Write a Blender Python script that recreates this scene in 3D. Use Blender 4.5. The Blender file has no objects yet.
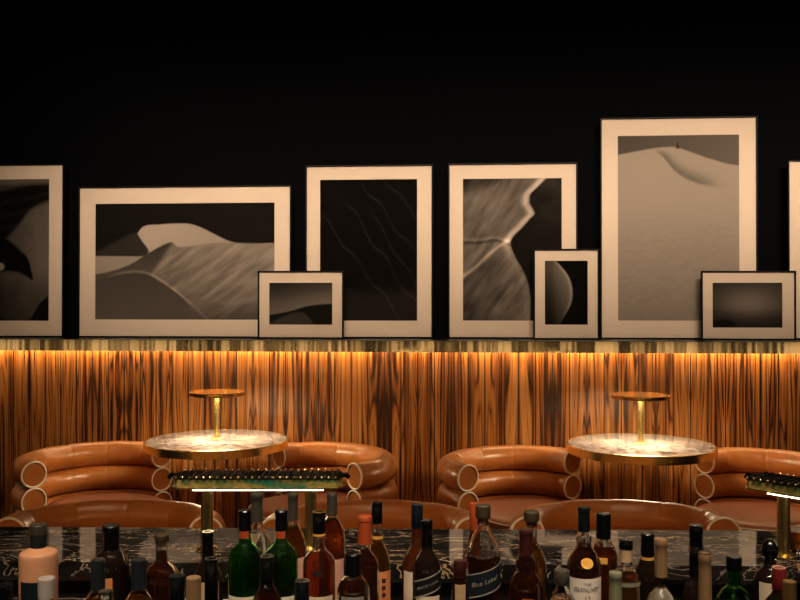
import bpy, math, random
import numpy as np
from mathutils import Vector
random.seed(4)
C = bpy.context.scene.collection
S = bpy.context.scene
PI = math.pi

# ---------------------------------------------------------------- camera
EYE, F, HOR = 1.5, 900.0, 298.0
cam = bpy.data.cameras.new('camera'); co = bpy.data.objects.new('camera', cam); C.objects.link(co)
co.location = (0, 0, EYE); co.rotation_euler = (PI/2, 0, 0)
cam.sensor_width = 36; cam.lens = F/800*36; cam.shift_y = -(300-HOR)/800; cam.clip_start = .05
S.camera = co
S.view_settings.view_transform = 'Standard'; S.view_settings.look = 'None'
S.view_settings.gamma = 1; S.view_settings.use_curve_mapping = False
S.view_settings.exposure = 0.0
w = bpy.data.worlds.new('world'); S.world = w; w.use_nodes = True
w.node_tree.nodes['Background'].inputs[0].default_value = (1, .75, .5, 1)
w.node_tree.nodes['Background'].inputs[1].default_value = 0.0

WARM = (1, .66, .36)
def area(loc, target, sx, sy, power, col=WARM, spread=180):
    l = bpy.data.lights.new('area_light', 'AREA'); l.shape = 'RECTANGLE'; l.size = sx; l.size_y = sy
    l.energy = power; l.color = col; l.spread = math.radians(spread)
    o = bpy.data.objects.new('area_light', l); C.objects.link(o); o.location = loc
    o.rotation_euler = (Vector(target)-Vector(loc)).to_track_quat('-Z', 'Y').to_euler(); return o
def spot(loc, target, power, ang, blend=.5, size=.03, col=WARM):
    l = bpy.data.lights.new('spot_light', 'SPOT'); l.energy = power; l.color = col
    l.spot_size = math.radians(ang); l.spot_blend = blend; l.shadow_soft_size = size
    o = bpy.data.objects.new('spot_light', l); C.objects.link(o); o.location = loc
    o.rotation_euler = (Vector(target)-Vector(loc)).to_track_quat('-Z', 'Y').to_euler(); return o
def point(loc, power, size=.02, col=WARM):
    l = bpy.data.lights.new('point_light', 'POINT'); l.energy = power; l.color = col; l.shadow_soft_size = size
    o = bpy.data.objects.new('point_light', l); C.objects.link(o); o.location = loc; return o
# ceiling picture wash
area((.9, 2.6, 3.42), (.9, 5.5, 2.08), 6.2, .22, 33, (1, .73, .50), 44)
# ceiling downlights over the seats
for x in (-2.1, -.98, .2, 1.25, 2.3):
    spot((x, 2.5, 3.4), (x, 4.55, .35), 44, 38, .8, .04)
for x in (-1.1, -.1, .9):
    spot((x, 1.5, 3.4), (x, 3.3, .4), 22, 34, .8, .04)
# area lights added behind the camera, for streaks on the brass ledge
for i in range(31):
    x = -7.1+i*.38+.09*math.sin(i*5.3); wd = .07+.05*(i % 3)
    area((x, -1.1, .89), (x*.9, 3, .89), wd, .40, 3.6*wd*.40, (1, .74, .46))
# small area lights added overhead to put crisp highlights on the bottles
for x in (-.85, -.42, .03, .45, .85):
    area((x*1.1, .7, 3.4), (x*.95, 1.82, .9), .08, .08, 2.7, (1, .76, .52), 50)

# ---------------------------------------------------------------- helpers
MATS = {}
def mat(name, col=(.8, .8, .8), rough=.5, metal=0, **kw):
    m = bpy.data.materials.new(name); m.use_nodes = True
    b = m.node_tree.nodes['Principled BSDF']
    b.inputs['Base Color'].default_value = (*col, 1); b.inputs['Roughness'].default_value = rough
    b.inputs['Metallic'].default_value = metal
    for k, v in kw.items():
        b.inputs[k.replace('_', ' ')].default_value = v
    MATS[name] = m; return m
def N(m, t, **kw):
    n = m.node_tree.nodes.new(t)
    for k, v in kw.items():
        if k in n.inputs: n.inputs[k].default_value = v
        else: setattr(n, k, v)
    return n
def L(m, a, b): m.node_tree.links.new(a, b)
def bsdf(m): return m.node_tree.nodes['Principled BSDF']
def math_(m, op, a, b=None):
    n = N(m, 'ShaderNodeMath', operation=op)
    for i, v in enumerate((a, b)):
        if v is None: continue
        if isinstance(v, (int, float)): n.inputs[i].default_value = v
        else: L(m, v, n.inputs[i])
    return n.outputs[0]
def madd(m, a, b, c=0.0):
    n = N(m, 'ShaderNodeMath', operation='MULTIPLY_ADD'); L(m, a, n.inputs[0]); n.inputs[1].default_value = b
    if isinstance(c, (int, float)): n.inputs[2].default_value = c
    else: L(m, c, n.inputs[2])
    return n.outputs[0]
def ramp(m, src, stops, interp='LINEAR'):
    r = N(m, 'ShaderNodeValToRGB'); r.color_ramp.interpolation = interp
    e = r.color_ramp.elements
    while len(e) < len(stops): e.new(.5)
    for i, (p, c) in enumerate(stops):
        e[i].position = p; e[i].color = (*c, 1)
    L(m, src, r.inputs[0]); return r.outputs[0]
def bump(m, src, strength=.2, dist=.01):
    b = N(m, 'ShaderNodeBump'); b.inputs['Strength'].default_value = strength; b.inputs['Distance'].default_value = dist
    L(m, src, b.inputs['Height']); L(m, b.outputs[0], bsdf(m).inputs['Normal'])
def noise(m, vec, scale, detail=4, dist=0, rough=.5):
    n = N(m, 'ShaderNodeTexNoise'); n.inputs['Scale'].default_value = scale; n.inputs['Detail'].default_value = detail
    n.inputs['Distortion'].default_value = dist; n.inputs['Roughness'].default_value = rough
    if vec is not None: L(m, vec, n.inputs['Vector'])
    return n.outputs[0]
def objvec(m, scale=(1, 1, 1)):
    t = N(m, 'ShaderNodeTexCoord'); mp = N(m, 'ShaderNodeMapping'); mp.inputs['Scale'].default_value = scale
    L(m, t.outputs['Object'], mp.inputs[0]); return mp.outputs[0]

def mesh_obj(name, verts, faces, m, parent=None, smooth=False, angle=None):
    me = bpy.data.meshes.new(name); me.from_pydata([tuple(v) for v in verts], [], faces); me.update()
    if m is not None: me.materials.append(m)
    if smooth:
        me.polygons.foreach_set('use_smooth', [True]*len(me.polygons))
        if angle: me.set_sharp_from_angle(angle=math.radians(angle))
    o = bpy.data.objects.new(name, me); C.objects.link(o)
    if parent: o.parent = parent
    return o
class MB:
    def __init__(s): s.v = []; s.f = []
    def add(s, v, f):
        k = len(s.v); s.v += [tuple(p) for p in v]; s.f += [tuple(i+k for i in q) for q in f]; return s
    def box(s, x0, x1, y0, y1, z0, z1, b=0.0):
        if b <= 0:
            return s.add([(x0,y0,z0),(x1,y0,z0),(x1,y1,z0),(x0,y1,z0),(x0,y0,z1),(x1,y0,z1),(x1,y1,z1),(x0,y1,z1)],
                  [(0,3,2,1),(4,5,6,7),(0,1,5,4),(1,2,6,5),(2,3,7,6),(3,0,4,7)])
        # chamfered box
        V = []
        for sx in (0, 1):
            for sy in (0, 1):
                for sz in (0, 1):
                    X = (x0, x1)[sx]; Y = (y0, y1)[sy]; Z = (z0, z1)[sz]
                    ix = X+b*(1-2*sx); iy = Y+b*(1-2*sy); iz = Z+b*(1-2*sz)
                    V += [(X, iy, iz), (ix, Y, iz), (ix, iy, Z)]
        def I(sx, sy, sz, k): return (sx*4+sy*2+sz)*3+k
        Fc = []
        for sx in (0, 1): Fc.append([I(sx,0,0,0), I(sx,1,0,0), I(sx,1,1,0), I(sx,0,1,0)][::(1 if sx else -1)])
        for sy in (0, 1): Fc.append([I(0,sy,0,1), I(0,sy,1,1), I(1,sy,1,1), I(1,sy,0,1)][::(1 if sy else -1)])
        for sz in (0, 1): Fc.append([I(0,0,sz,2), I(1,0,sz,2), I(1,1,sz,2), I(0,1,sz,2)][::(1 if sz else -1)])
        for a in (0, 1):
            for c in (0, 1):
                Fc.append([I(a,c,0,0), I(a,c,1,0), I(a,c,1,1), I(a,c,0,1)][::(1 if a != c else -1)])
                Fc.append([I(a,0,c,0), I(a,0,c,2), I(a,1,c,2), I(a,1,c,0)][::(1 if a != c else -1)])
                Fc.append([I(0,a,c,1), I(1,a,c,1), I(1,a,c,2), I(0,a,c,2)][::(1 if a != c else -1)])
                for d in (0, 1):
                    Fc.append([I(a,c,d,0), I(a,c,d,1), I(a,c,d,2)][::(1 if (a+c+d) % 2 else -1)])
        return s.add(V, Fc)
    def lathe(s, prof, n=32, cx=0, cy=0, cz=0, rib=0, close=True):
        k = len(s.v); P = len(prof)
        for r, z in prof:
            for i in range(n):
                a = 2*PI*i/n; rr = r*(1-rib*(i % 2)) if rib else r
                s.v.append((cx+rr*math.cos(a), cy+rr*math.sin(a), cz+z))
        for j in range(P-1):
            for i in range(n):
                a = k+j*n+i; b = k+j*n+(i+1) % n
                s.f.append((a, b, b+n, a+n))
        if close:
            s.f.append(tuple(k+i for i in reversed(range(n))))
            s.f.append(tuple(k+(P-1)*n+i for i in range(n)))
        return s
    def tube(s, pts, r, n=12, cap=True, rad=None):
        k = len(s.v); pts = [Vector(p) for p in pts]; P = len(pts)
        up = Vector((0, 0, 1))
        for j, p in enumerate(pts):
            t = (pts[min(j+1, P-1)]-pts[max(j-1, 0)]).normalized()
            u = up if abs(t.dot(up)) < .9 else Vector((1, 0, 0))
            a = t.cross(u).normalized(); b = a.cross(t).normalized()
            rr = rad[j] if rad else r
            for i in range(n):
                q = 2*PI*i/n; s.v.append(tuple(p+a*rr*math.cos(q)+b*rr*math.sin(q)))
        for j in range(P-1):
            for i in range(n):
                x = k+j*n+i; y = k+j*n+(i+1) % n
                s.f.append((x, x+n, y+n, y))
        if cap:
            s.f.append(tuple(k+i for i in range(n))); s.f.append(tuple(k+(P-1)*n+i for i in reversed(range(n))))
        return s
    def torus(s, c, ax, R, r, n=40, m=8):
        ax = Vector(ax).normalized(); u = ax.cross(Vector((0, 0, 1))); u = u.normalized() if u.length > .1 else Vector((1, 0, 0))
        v = ax.cross(u); c = Vector(c); k = len(s.v)
        for i in range(n):
            a = 2*PI*i/n; d = u*math.cos(a)+v*math.sin(a)
            for j in range(m):
                q = 2*PI*j/m; s.v.append(tuple(c+d*(R+r*math.cos(q))+ax*r*math.sin(q)))
        for i in range(n):
            for j in range(m):
                s.f.append((k+i*m+j, k+((i+1) % n)*m+j, k+((i+1) % n)*m+(j+1) % m, k+i*m+(j+1) % m))
        return s
    def prism(s, poly, z0, z1):
        n = len(poly); k = len(s.v)
        s.v += [(x, y, z0) for x, y in poly]+[(x, y, z1) for x, y in poly]
        s.f.append(tuple(k+i for i in reversed(range(n)))); s.f.append(tuple(k+n+i for i in range(n)))
        for i in range(n):
            j = (i+1) % n; s.f.append((k+i, k+j, k+n+j, k+n+i))
        return s
    def build(s, name, m, parent=None, smooth=False, angle=35):
        return mesh_obj(name, s.v, s.f, m, parent, smooth, angle)
def tag(o, label=None, cat=None, group=None, kind=None):
    if label: o['label'] = label
    if cat: o['category'] = cat
    if group: o['group'] = group
    if kind: o['kind'] = kind
    return o
def thing(name, label, cat, loc, rz=0, group=None):
    o = bpy.data.objects.new(name, None); C.objects.link(o); o.location = loc; o.rotation_euler = (0, 0, rz)
    o.empty_display_size = .05
    return tag(o, label, cat, group)
def copy_tree(o, parent=None):
    c = o.copy(); C.objects.link(c); c.parent = parent
    for ch in list(o.children): copy_tree(ch, c)
    return c

# wall frame: u along the back wall, v into the wall, measured from the front edge of the ledge
AW = math.radians(4.1); O2 = Vector((0, 5.28)); UD = Vector((math.cos(AW), -math.sin(AW))); VD = Vector((math.sin(AW), math.cos(AW)))
def W(u, v, z=0): p = O2+UD*u+VD*v; return Vector((p.x, p.y, z))
def ray(px, py): return Vector(((px-400)/F, 1, (HOR-py)/F))
def on_lean(px, py, v0, z0, k):      # point of a pixel on the plane v = v0 + k (z - z0); returns u, height above z0
    d = ray(px, py); dv = d.x*VD.x+d.y*VD.y
    t = (v0+O2.dot(VD)+k*(EYE-z0))/(dv-k*d.z)
    p = d*t; q = Vector((p.x, p.y))-O2
    return q.dot(UD), EYE+p.z-z0

# ---------------------------------------------------------------- materials
M = MATS
def m_wood():
    m = mat('rosewood', rough=.32, Coat_Weight=.35, Coat_Roughness=.15)
    t = N(m, 'ShaderNodeTexCoord'); sp = N(m, 'ShaderNodeSeparateXYZ'); L(m, t.outputs['Object'], sp.inputs[0])
    x, z = sp.outputs[0], sp.outputs[2]
    pw = .0995
    idx = math_(m, 'FLOOR', math_(m, 'DIVIDE', x, pw))
    fr = math_(m, 'SUBTRACT', math_(m, 'DIVIDE', x, pw), idx)            # 0..1 in plank
    pair = math_(m, 'FLOOR', math_(m, 'DIVIDE', idx, 2.0))
    par = math_(m, 'SUBTRACT', idx, math_(m, 'MULTIPLY', pair, 2.0))     # 0 or 1
    mir = math_(m, 'ABSOLUTE', math_(m, 'SUBTRACT', par, fr))            # book matched coordinate
    wn = N(m, 'ShaderNodeTexWhiteNoise', noise_dimensions='1D'); L(m, pair, wn.inputs['W'])
    rnd = wn.outputs['Value']
    def field(sx, sz, sc, det, dist=0, seed=0.0):
        cb = N(m, 'ShaderNodeCombineXYZ')
        L(m, math_(m, 'MULTIPLY', mir, sx), cb.inputs[0])
        L(m, math_(m, 'MULTIPLY', rnd, 37.0), cb.inputs[1])
        L(m, madd(m, z, sz, seed), cb.inputs[2])
        return noise(m, cb.outputs[0], sc, det, dist)
    broad = field(1.35, .60, 1.0, 1.4, .75)
    rings = math_(m, 'SINE', madd(m, broad, 74.0))
    rings = math_(m, 'POWER', madd(m, rings, .4995, .5), .42)
    rings2 = math_(m, 'SINE', madd(m, broad, 23.0, 1.0))
    fine = field(36.0, 1.8, 1.0, 4, .3, 3.0)
    mid = field(3.4, .8, 1.0, 2, .5, 9.0)
    v = madd(m, rings, .27, madd(m, fine, .30, -.02))
    v = madd(m, rings2, .07, v)
    v = math_(m, 'ADD', v, madd(m, mid, .95, -.30))
    col = ramp(m, v, [(.26, (.030, .008, .003)), (.38, (.12, .036, .010)), (.48, (.33, .112, .025)), (.62, (.52, .20, .048)), (.85, (.66, .32, .10))])
    # seams
    e = math_(m, 'MINIMUM', fr, math_(m, 'SUBTRACT', 1.0, fr))
    seam = N(m, 'ShaderNodeMapRange'); seam.inputs[1].default_value = .018; seam.inputs[2].default_value = .05; L(m, e, seam.inputs[0])
    mx = N(m, 'ShaderNodeMix', data_type='RGBA'); L(m, seam.outputs[0], mx.inputs[0]); mx.inputs[6].default_value = (.02, .008, .004, 1)
    L(m, col, mx.inputs[7]); L(m, mx.outputs[2], bsdf(m).inputs['Base Color'])
    bump(m, seam.outputs[0], .35, .003)
m_wood()
def m_leather(name, c, c2, rough):
    m = mat(name, c, rough, Coat_Weight=.12, Coat_Roughness=.35)
    v = objvec(m); n = noise(m, v, 7, 4)
    L(m, ramp(m, n, [(.3, c2), (.7, c)]), bsdf(m).inputs['Base Color'])
    f = noise(m, v, 240, 2); g = noise(m, v, 14, 3, .4)
    bump(m, math_(m, 'ADD', math_(m, 'MULTIPLY', f, .12), g), .22, .006)
m_leather('tan_leather', (.50, .165, .036), (.38, .115, .024), .34)
m_leather('seat_leather', (.34, .105, .045), (.27, .078, .033), .42)
mat('cream_piping', (.92, .80, .66), .45)
def m_brass(name, c, rough, bs=0, sc=(1, 1, 1), ns=8):
    m = mat(name, c, rough, 1)
    if bs:
        n = noise(m, objvec(m, sc), ns, 2); bump(m, n, bs, .004)
m_brass('brass', (.84, .62, .24), .27)
m_brass('ledge_brass', (.84, .62, .32), .08, .35, (1, .05, .05), 9)
m_brass('dark_brass', (.006, .004, .003), .5)
mat('ledge_black', (.004, .004, .004), .35, 0, Specular_IOR_Level=.25)
mat('black_paint', (.0022, .0026, .0036), .85, 0, Specular_IOR_Level=.03)
mat('ceiling_paint', (.01, .01, .01), .8)
mat('frame_black', (.004, .004, .004), .5, 0, Specular_IOR_Level=.15)
mat('black_metal', (.006, .006, .007), .25, 0)
mat('steel', (.45, .44, .42), .25, 1)
def m_carpet():
    m = mat('dark_carpet', (.02, .012, .01), .9); n = noise(m, objvec(m), 90, 3)
    L(m, ramp(m, n, [(.3, (.012, .007, .006)), (.7, (.03, .018, .014))]), bsdf(m).inputs['Base Color']); bump(m, n, .4, .005)
m_carpet()
mat('mat_board', (.72, .62, .52), .8, 0, Specular_IOR_Level=.2)
def m_print():
    m = mat('photo_print', rough=.7, Specular_IOR_Level=.03); a = N(m, 'ShaderNodeAttribute', attribute_name='tone')
    L(m, a.outputs['Color'], bsdf(m).inputs['Base Color'])
m_print()
def m_glazing():
    m = bpy.data.materials.new('picture_glass'); m.use_nodes = True; nt = m.node_tree; nt.nodes.clear()
    out = nt.nodes.new('ShaderNodeOutputMaterial'); mix = nt.nodes.new('ShaderNodeMixShader')
    tr = nt.nodes.new('ShaderNodeBsdfTransparent'); gl = nt.nodes.new('ShaderNodeBsdfGlossy'); gl.inputs['Roughness'].default_value = .03
    fr = nt.nodes.new('ShaderNodeFresnel'); fr.inputs[0].default_value = 1.5
    nt.links.new(fr.outputs[0], mix.inputs[0]); nt.links.new(tr.outputs[0], mix.inputs[1]); nt.links.new(gl.outputs[0], mix.inputs[2])
    nt.links.new(mix.outputs[0], out.inputs[0]); MATS['picture_glass'] = m
m_glazing()
def m_marble(name, base, mid, vein, gold, sc, rough, thr=.02, st=(1, 1, 1)):
    m = mat(name, base, rough)
    v = objvec(m, st); n1 = noise(m, v, sc, 6, 1.6, .6); n2 = noise(m, v, sc*1.7, 5, 2.4, .6); n3 = noise(m, v, sc*.6, 3, 1)
    c1 = ramp(m, n1, [(.38, base), (.56, mid)])
    d = math_(m, 'ABSOLUTE', math_(m, 'SUBTRACT', n2, .5))
    vm = N(m, 'ShaderNodeMapRange'); vm.inputs[1].default_value = 0; vm.inputs[2].default_value = thr; vm.inputs[3].default_value = 1; vm.inputs[4].default_value = 0; L(m, d, vm.inputs[0])
    vc = ramp(m, n3, [(.42, vein), (.6, gold)])
    mx = N(m, 'ShaderNodeMix', data_type='RGBA'); L(m, vm.outputs[0], mx.inputs[0]); L(m, c1, mx.inputs[6]); L(m, vc, mx.inputs[7])
    L(m, mx.outputs[2], bsdf(m).inputs['Base Color'])
m_marble('counter_marble', (.005, .005, .005), (.026, .021, .019), (.34, .28, .23), (.62, .42, .18), 2.0, .04, .011, (.8, 2.2, 1))
m_marble('table_marble', (.06, .04, .045), (.26, .215, .20), (.46, .40, .34), (.08, .05, .06), 9, .16, .03)
def m_patina_glints():
    m = mat('green_patina_glints', (.03, .14, .09), .28, .45); n = noise(m, objvec(m, (1, 1, 3)), 14, 4, 1)
    L(m, ramp(m, n, [(.38, (.05, .26, .17)), (.50, (.22, .26, .08)), (.64, (.62, .45, .14))]), bsdf(m).inputs['Base Color'])  # green patina, with gold reflections painted into the colour as patches
m_patina_glints()
def emi(name, col, s):
    m = mat(name, (0, 0, 0), .5); b = bsdf(m); b.inputs['Emission Color'].default_value = (*col, 1); b.inputs['Emission Strength'].default_value = s
emi('led_warm', (1, .74, .38), 62.0)
emi('led_bar', (1, .80, .50), 9.0)
emi('led_under', (1, .54, .18), 19.0)
emi('lamp_glow', (1, .80, .49), 80.0)

# ---------------------------------------------------------------- structure
def struct(name, mb, m, loc=(0, 0, 0), rz=0):
    o = mb.build(name, m); o.location = loc; o.rotation_euler = (0, 0, rz); o['kind'] = 'structure'; return o
LZ = 1.250; LH = .068
struct('floor', MB().box(-8, 6, -2.2, 6.6, -.1, 0), M['dark_carpet'])
struct('ceiling', MB().box(-8, 6, -2.2, 6.6, 3.6, 3.7), M['ceiling_paint'])
struct('wall_back', MB().box(-7.9, 5.8, .36, .46, 0, 3.6), M['black_paint'], W(0, 0), -AW)
struct('wall_left', MB().box(-7.7, -7.6, -2.0, 6.2, 0, 3.6), M['black_paint'])
struct('wall_right', MB().box(5.0, 5.1, -2.0, 5.4, 0, 3.6), M['black_paint'])
struct('wall_front', MB().box(-7.7, 5.1, -2.1, -2.0, 0, 3.6), M['black_paint'])
struct('trim_1', MB().box(-7.5, 4.95, .085, .358, 0, LZ-.022), M['rosewood'], W(0, 0), -AW)
ledge = thing('trim_2', None, None, W(0, 0), -AW); ledge['kind'] = 'structure'
lb = MB().box(-7.5, 4.95, .0125, .358, LZ-.02, LZ).build('ledge_top', M['ledge_black'], ledge)
MB().add([(x, y, z) for x in (-7.5, 4.95) for y, z in ((-.0008, LZ-LH), (.012, LZ-LH), (.012, LZ-.0008), (0, LZ-.0008))], [(0, 1, 2, 3), (7, 6, 5, 4), (0, 4, 5, 1), (1, 5, 6, 2), (2, 6, 7, 3), (3, 7, 4, 0)]).build('ledge_front', M['ledge_brass'], ledge)
led = MB().box(-7.4, 4.9, .050, .062, LZ-.034, LZ-.0215).build('led_strip', M['led_warm'])
led.location = W(0, 0); led.rotation_euler = (0, 0, -AW)
tag(led, 'warm glowing strip light tucked under the brass ledge above the wood panelling', 'light')

# ---------------------------------------------------------------- framed photographs
rng = np.random.RandomState(3)
def vnoise(X, Y, fx, fy, seed=0, octv=4):
    out = np.zeros_like(X); amp = 1; tot = 0; r = np.random.RandomState(seed); G = r.rand(64, 64)
    for o in range(octv):
        x = X*fx+o*7.3; y = Y*fy+o*3.1
        xi = np.floor(x).astype(int); yi = np.floor(y).astype(int); a = x-xi; b = y-yi; a = a*a*(3-2*a); b = b*b*(3-2*b)
        g = lambda i, j: G[i % 64, j % 64]
        out += amp*((g(xi, yi)*(1-a)+g(xi+1, yi)*a)*(1-b)+(g(xi, yi+1)*(1-a)+g(xi+1, yi+1)*a)*b)
        tot += amp; amp *= .5; fx *= 2; fy *= 2
    return out/tot
def sm(d, w=1.0): return 1/(1+np.exp(-np.clip(d/w*2.5, -40, 40)))
def crv(X, pts):     # smooth monotone-ish cubic through the points
    xs = np.array([p[0] for p in pts], float); ys = np.array([p[1] for p in pts], float)
    d = np.diff(ys)/np.diff(xs); m = np.zeros_like(ys); m[0] = d[0]; m[-1] = d[-1]
    for i in range(1, len(xs)-1): m[i] = 0 if d[i-1]*d[i] < 0 else (d[i-1]+d[i])/2
    X = np.clip(X, xs[0], xs[-1]); i = np.clip(np.searchsorted(xs, X)-1, 0, len(xs)-2)
    h = xs[i+1]-xs[i]; t = (X-xs[i])/h
    return (2*t**3-3*t**2+1)*ys[i]+(t**3-2*t**2+t)*h*m[i]+(-2*t**3+3*t**2)*ys[i+1]+(t**3-t**2)*h*m[i+1]
def mixf(a, b, k): return a*(1-k)+b*k
# every function takes the picture's own coordinates (photo pixel units inside the print) and returns display tone 0..255
def art_dark_dunes(X, Y):
    n = vnoise(X, Y, .05, .03, 1)
    t = 60+45*sm(X-10, 30)*sm(Y-200, 20)-25*sm(Y-285, 12)+25*(n-.5)
    t = mixf(t, 95, sm(crv(X, [(-50, 176), (0, 186), (48, 184)])-Y, 2))
    band = sm(Y-crv(X, [(-50, 200), (0, 192), (20, 187), (48, 186)]), 1.5)*sm(crv(X, [(-50, 290), (0, 243), (12, 232), (30, 210), (48, 201)])-Y, 3)
    t = mixf(t, 14+12*sm(np.sin(Y*.5+X*.1)-.5, .4), band)
    blob = sm(Y-crv(X, [(-50, 230), (0, 237), (8, 241), (20, 252), (28, 262), (32, 278), (48, 330)]), 2)*sm(crv(X, [(-50, 300), (0, 272), (15, 272), (25, 276), (32, 280), (48, 200)])-Y, 1.5)
    t = mixf(t, 12, blob)
    t = mixf(t, 150, sm(4-np.hypot(X-0, (Y-267)), 1))
    low = sm(Y-crv(X, [(-50, 280), (0, 318), (30, 318), (38, 305), (48, 296)]), 1)
    return mixf(t, 18, low)
def art_dune_range(X, Y):
    n = vnoise(X+Y*1.3, Y-X*.1, .14, .07, 2, 5); n2 = vnoise(X, Y, .02, .02, 5, 2)
    sky = 22+4*n2
    t = sky
    left = sm(Y-crv(X, [(95, 256), (142, 256.5), (150, 250)]), .7)*sm(150-X, 2)
    t = mixf(t, 150, left)
    dk = sm(Y-crv(X, [(95, 252), (120, 240), (136, 233), (146, 246), (150, 252)]), 2)*sm(crv(X, [(95, 255.5), (145, 256)])-Y, .6)*sm(148-X, 1)
    t = mixf(t, 50, dk)
    far = sm(Y-crv(X, [(95, 237), (137, 234), (142, 228), (160, 225), (180, 224), (192, 225), (235, 243.5), (274, 244)]), .6)*sm(X-crv(Y, [(224, 140), (232, 137), (240, 141), (252, 149), (262, 149)]), .8)
    t = mixf(t, 172-.25*np.clip(X-150, 0, 100), far)
    crest = crv(X, [(95, 275), (110, 272), (130, 265), (150, 253), (165, 245), (172, 243), (177, 247), (190, 247), (210, 244), (240, 244), (274, 245)])
    under = sm(Y-crest, .8)
    lit = 128+62*(n-.5)-.35*(Y-245)+12*sm(X-200, 20)
    shade = 62+.9*(Y-255)+6*n2
    side = sm(X-crv(Y, [(243, 172), (255, 165), (265, 158), (275, 152), (290, 168), (305, 182), (320, 200)]), 3)
    t = mixf(t, mixf(shade, lit, side), under)
    c2 = sm(Y-crv(X, [(95, 281), (110, 275), (125, 273), (145, 274), (160, 282), (175, 292), (190, 305), (205, 320)]), 1.2)*sm(207-X, 2)
    t = mixf(t, 75+.55*(Y-273)-.12*(X-95)+12*(n2-.5), c2)
    edge = np.exp(-((Y-crv(X, [(95, 281), (125, 273), (145, 273), (160, 280), (190, 303), (274, 390)]))/1.4)**2)
    t = t+40*edge*sm(X-110, 10)
    c3 = sm(Y-crv(X, [(95, 400), (185, 300), (200, 300), (230, 305), (274, 300)]), 2)*sm(X-190, 4)
    t = mixf(t, 98+40*(n-.5)-1.2*np.clip(Y-305, 0, 20), c3*.7)
    return t
def art_ripples(X, Y):
    t = 10+22*sm(Y-292, 8)*sm(330-Y, 10)+0*X
    for x0, y0, a, sl, s in ((360, 180, 4, 1.35, 0), (385, 180, 3, 1.2, 1), (345, 200, 4, 1.5, 2), (372, 215, 3, 1.6, 3), (325, 220, 3, 1.3, 4)):
        yy = y0+(X-x0)*sl+a*np.sin((X-x0)*.22+s)
        t = t+20*np.exp(-((Y-yy)/1.6)**2)*sm(X-x0, 4)
    return t+5*vnoise(X, Y, .1, .1, 4)
def art_ridge(X, Y):
    n = vnoise(X+Y*.7, Y-X*.1, .16, .05, 7, 5); n2 = vnoise(X, Y, .04, .04, 8, 3)
    b = crv(Y, [(179, 547), (187, 539), (195, 531), (203, 530), (209, 533), (214, 535), (220, 530), (228, 523), (236, 515), (243, 511), (258, 516), (272, 524), (290, 530), (321, 531)])
    left = sm(b-X, .8)
    t = 100+70*(n-.5)+45*(n2-.5)
    t = t-55*sm(crv(X, [(463, 196), (490, 186), (510, 175)])-Y, 6)
    ln = np.exp(-((X-b+4)/4.5)**2)
    t = t+65*ln*sm(250-Y, 8)+18*ln
    cr = np.exp(-((Y-crv(X, [(463, 240), (480, 240), (495, 238), (512, 243)]))/1.6)**2)
    t = t+22*cr-30*np.exp(-((Y-crv(X, [(463, 243), (480, 243), (495, 241), (512, 246)]))/1.6)**2)*sm(512-X, 2)
    d = np.exp(-((Y-crv(X, [(463, 277), (475, 268), (490, 254), (505, 243), (512, 240)]))/2.4)**2)
    t = t+55*d*sm(512-X, 2)
    t = t-32*sm(Y-crv(X, [(463, 280), (475, 271), (490, 257), (505, 247), (562, 200)]), 3)*sm(Y-250, 14)*sm(495-X, 18)
    dark = 24+20*sm(222-Y, 16)*sm(X-537, 8)*n2*2
    return mixf(dark, t, left)
def art_tall_dune(X, Y):
    n = vnoise(X+Y*1.2, Y, .20, .35, 9, 3)
    top = crv(X, [(618, 155), (635, 152), (650, 149.5), (662, 148), (672, 147.5), (680, 149), (692, 153), (705, 158), (715, 161), (728, 165), (740, 167)])
    sky = 82+.15*(X-618)
    t = 160-.14*(Y-150)+0*X
    sw = crv(X, [(655, 150), (665, 158), (675, 170), (690, 180), (710, 186), (740, 190)])
    t = t-46*np.exp(-(np.clip(Y-sw, -40, 0)/9.0)**2)*sm(sw-Y+1, 1.2)*sm(X-657, 5)*sm(712-X, 12)*sm(Y-152, 4)
    t = t+14*(n-.5)*sm(Y-215, 30)
    t = mixf(sky, t, sm(Y-top, .8))
    return mixf(t, 60, sm(1.2-np.abs(X-678.5), .3)*sm(3-np.abs(Y-146.5), .4))
def art_low_dune(X, Y):
    top = crv(X, [(269, 315.5), (280, 313.5), (292, 311), (305, 307), (318, 305), (332, 304)])
    t = 40+70*sm(Y-293-(332-X)*.1, 14)+15*sm(X-300, 20)
    u = 26+0*X+34*sm(Y-crv(X, [(269, 324), (285, 316), (298, 312.5), (305, 314), (315, 325), (332, 335)]), 1)
    return mixf(t, u, sm(Y-top, .7))
def art_curve_edge(X, Y):
    b = crv(Y, [(261, 556), (266, 561), (275, 568), (285, 572), (295, 573), (305, 571), (313, 567), (325, 560)])
    t = 92-1.0*np.clip(Y-270, 0, 60)+2.2*np.clip(X-552, 0, 20)-24*sm(552-X, 6)
    t = t+35*np.exp(-((X-b+1.5)/1.6)**2)*sm(312-Y, 8)
    return mixf(12+0*X, np.clip(t, 25, 180), sm(b-X, .7))
def art_mist(X, Y):
    t = 50+72*np.exp(-((X-750)/34)**2-((Y-304)/17)**2)
    t = t-8*sm(Y-311, 1.5)-10*sm(Y-316, 5)
    return mixf(t, 22, sm(1-np.hypot((X-724)/11.5, (Y-324)/4), .25))
def art_plain(X, Y): return 60+30*sm(Y-230, 30)+20*vnoise(X, Y, .03, .05, 12)
def tone(v):
    v = np.clip(v, 6, 250)/255.; l = np.where(v > .04045, ((v+.055)/1.055)**2.4, v/12.92)
    return np.clip(l*1.02, 0, .9)

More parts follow.
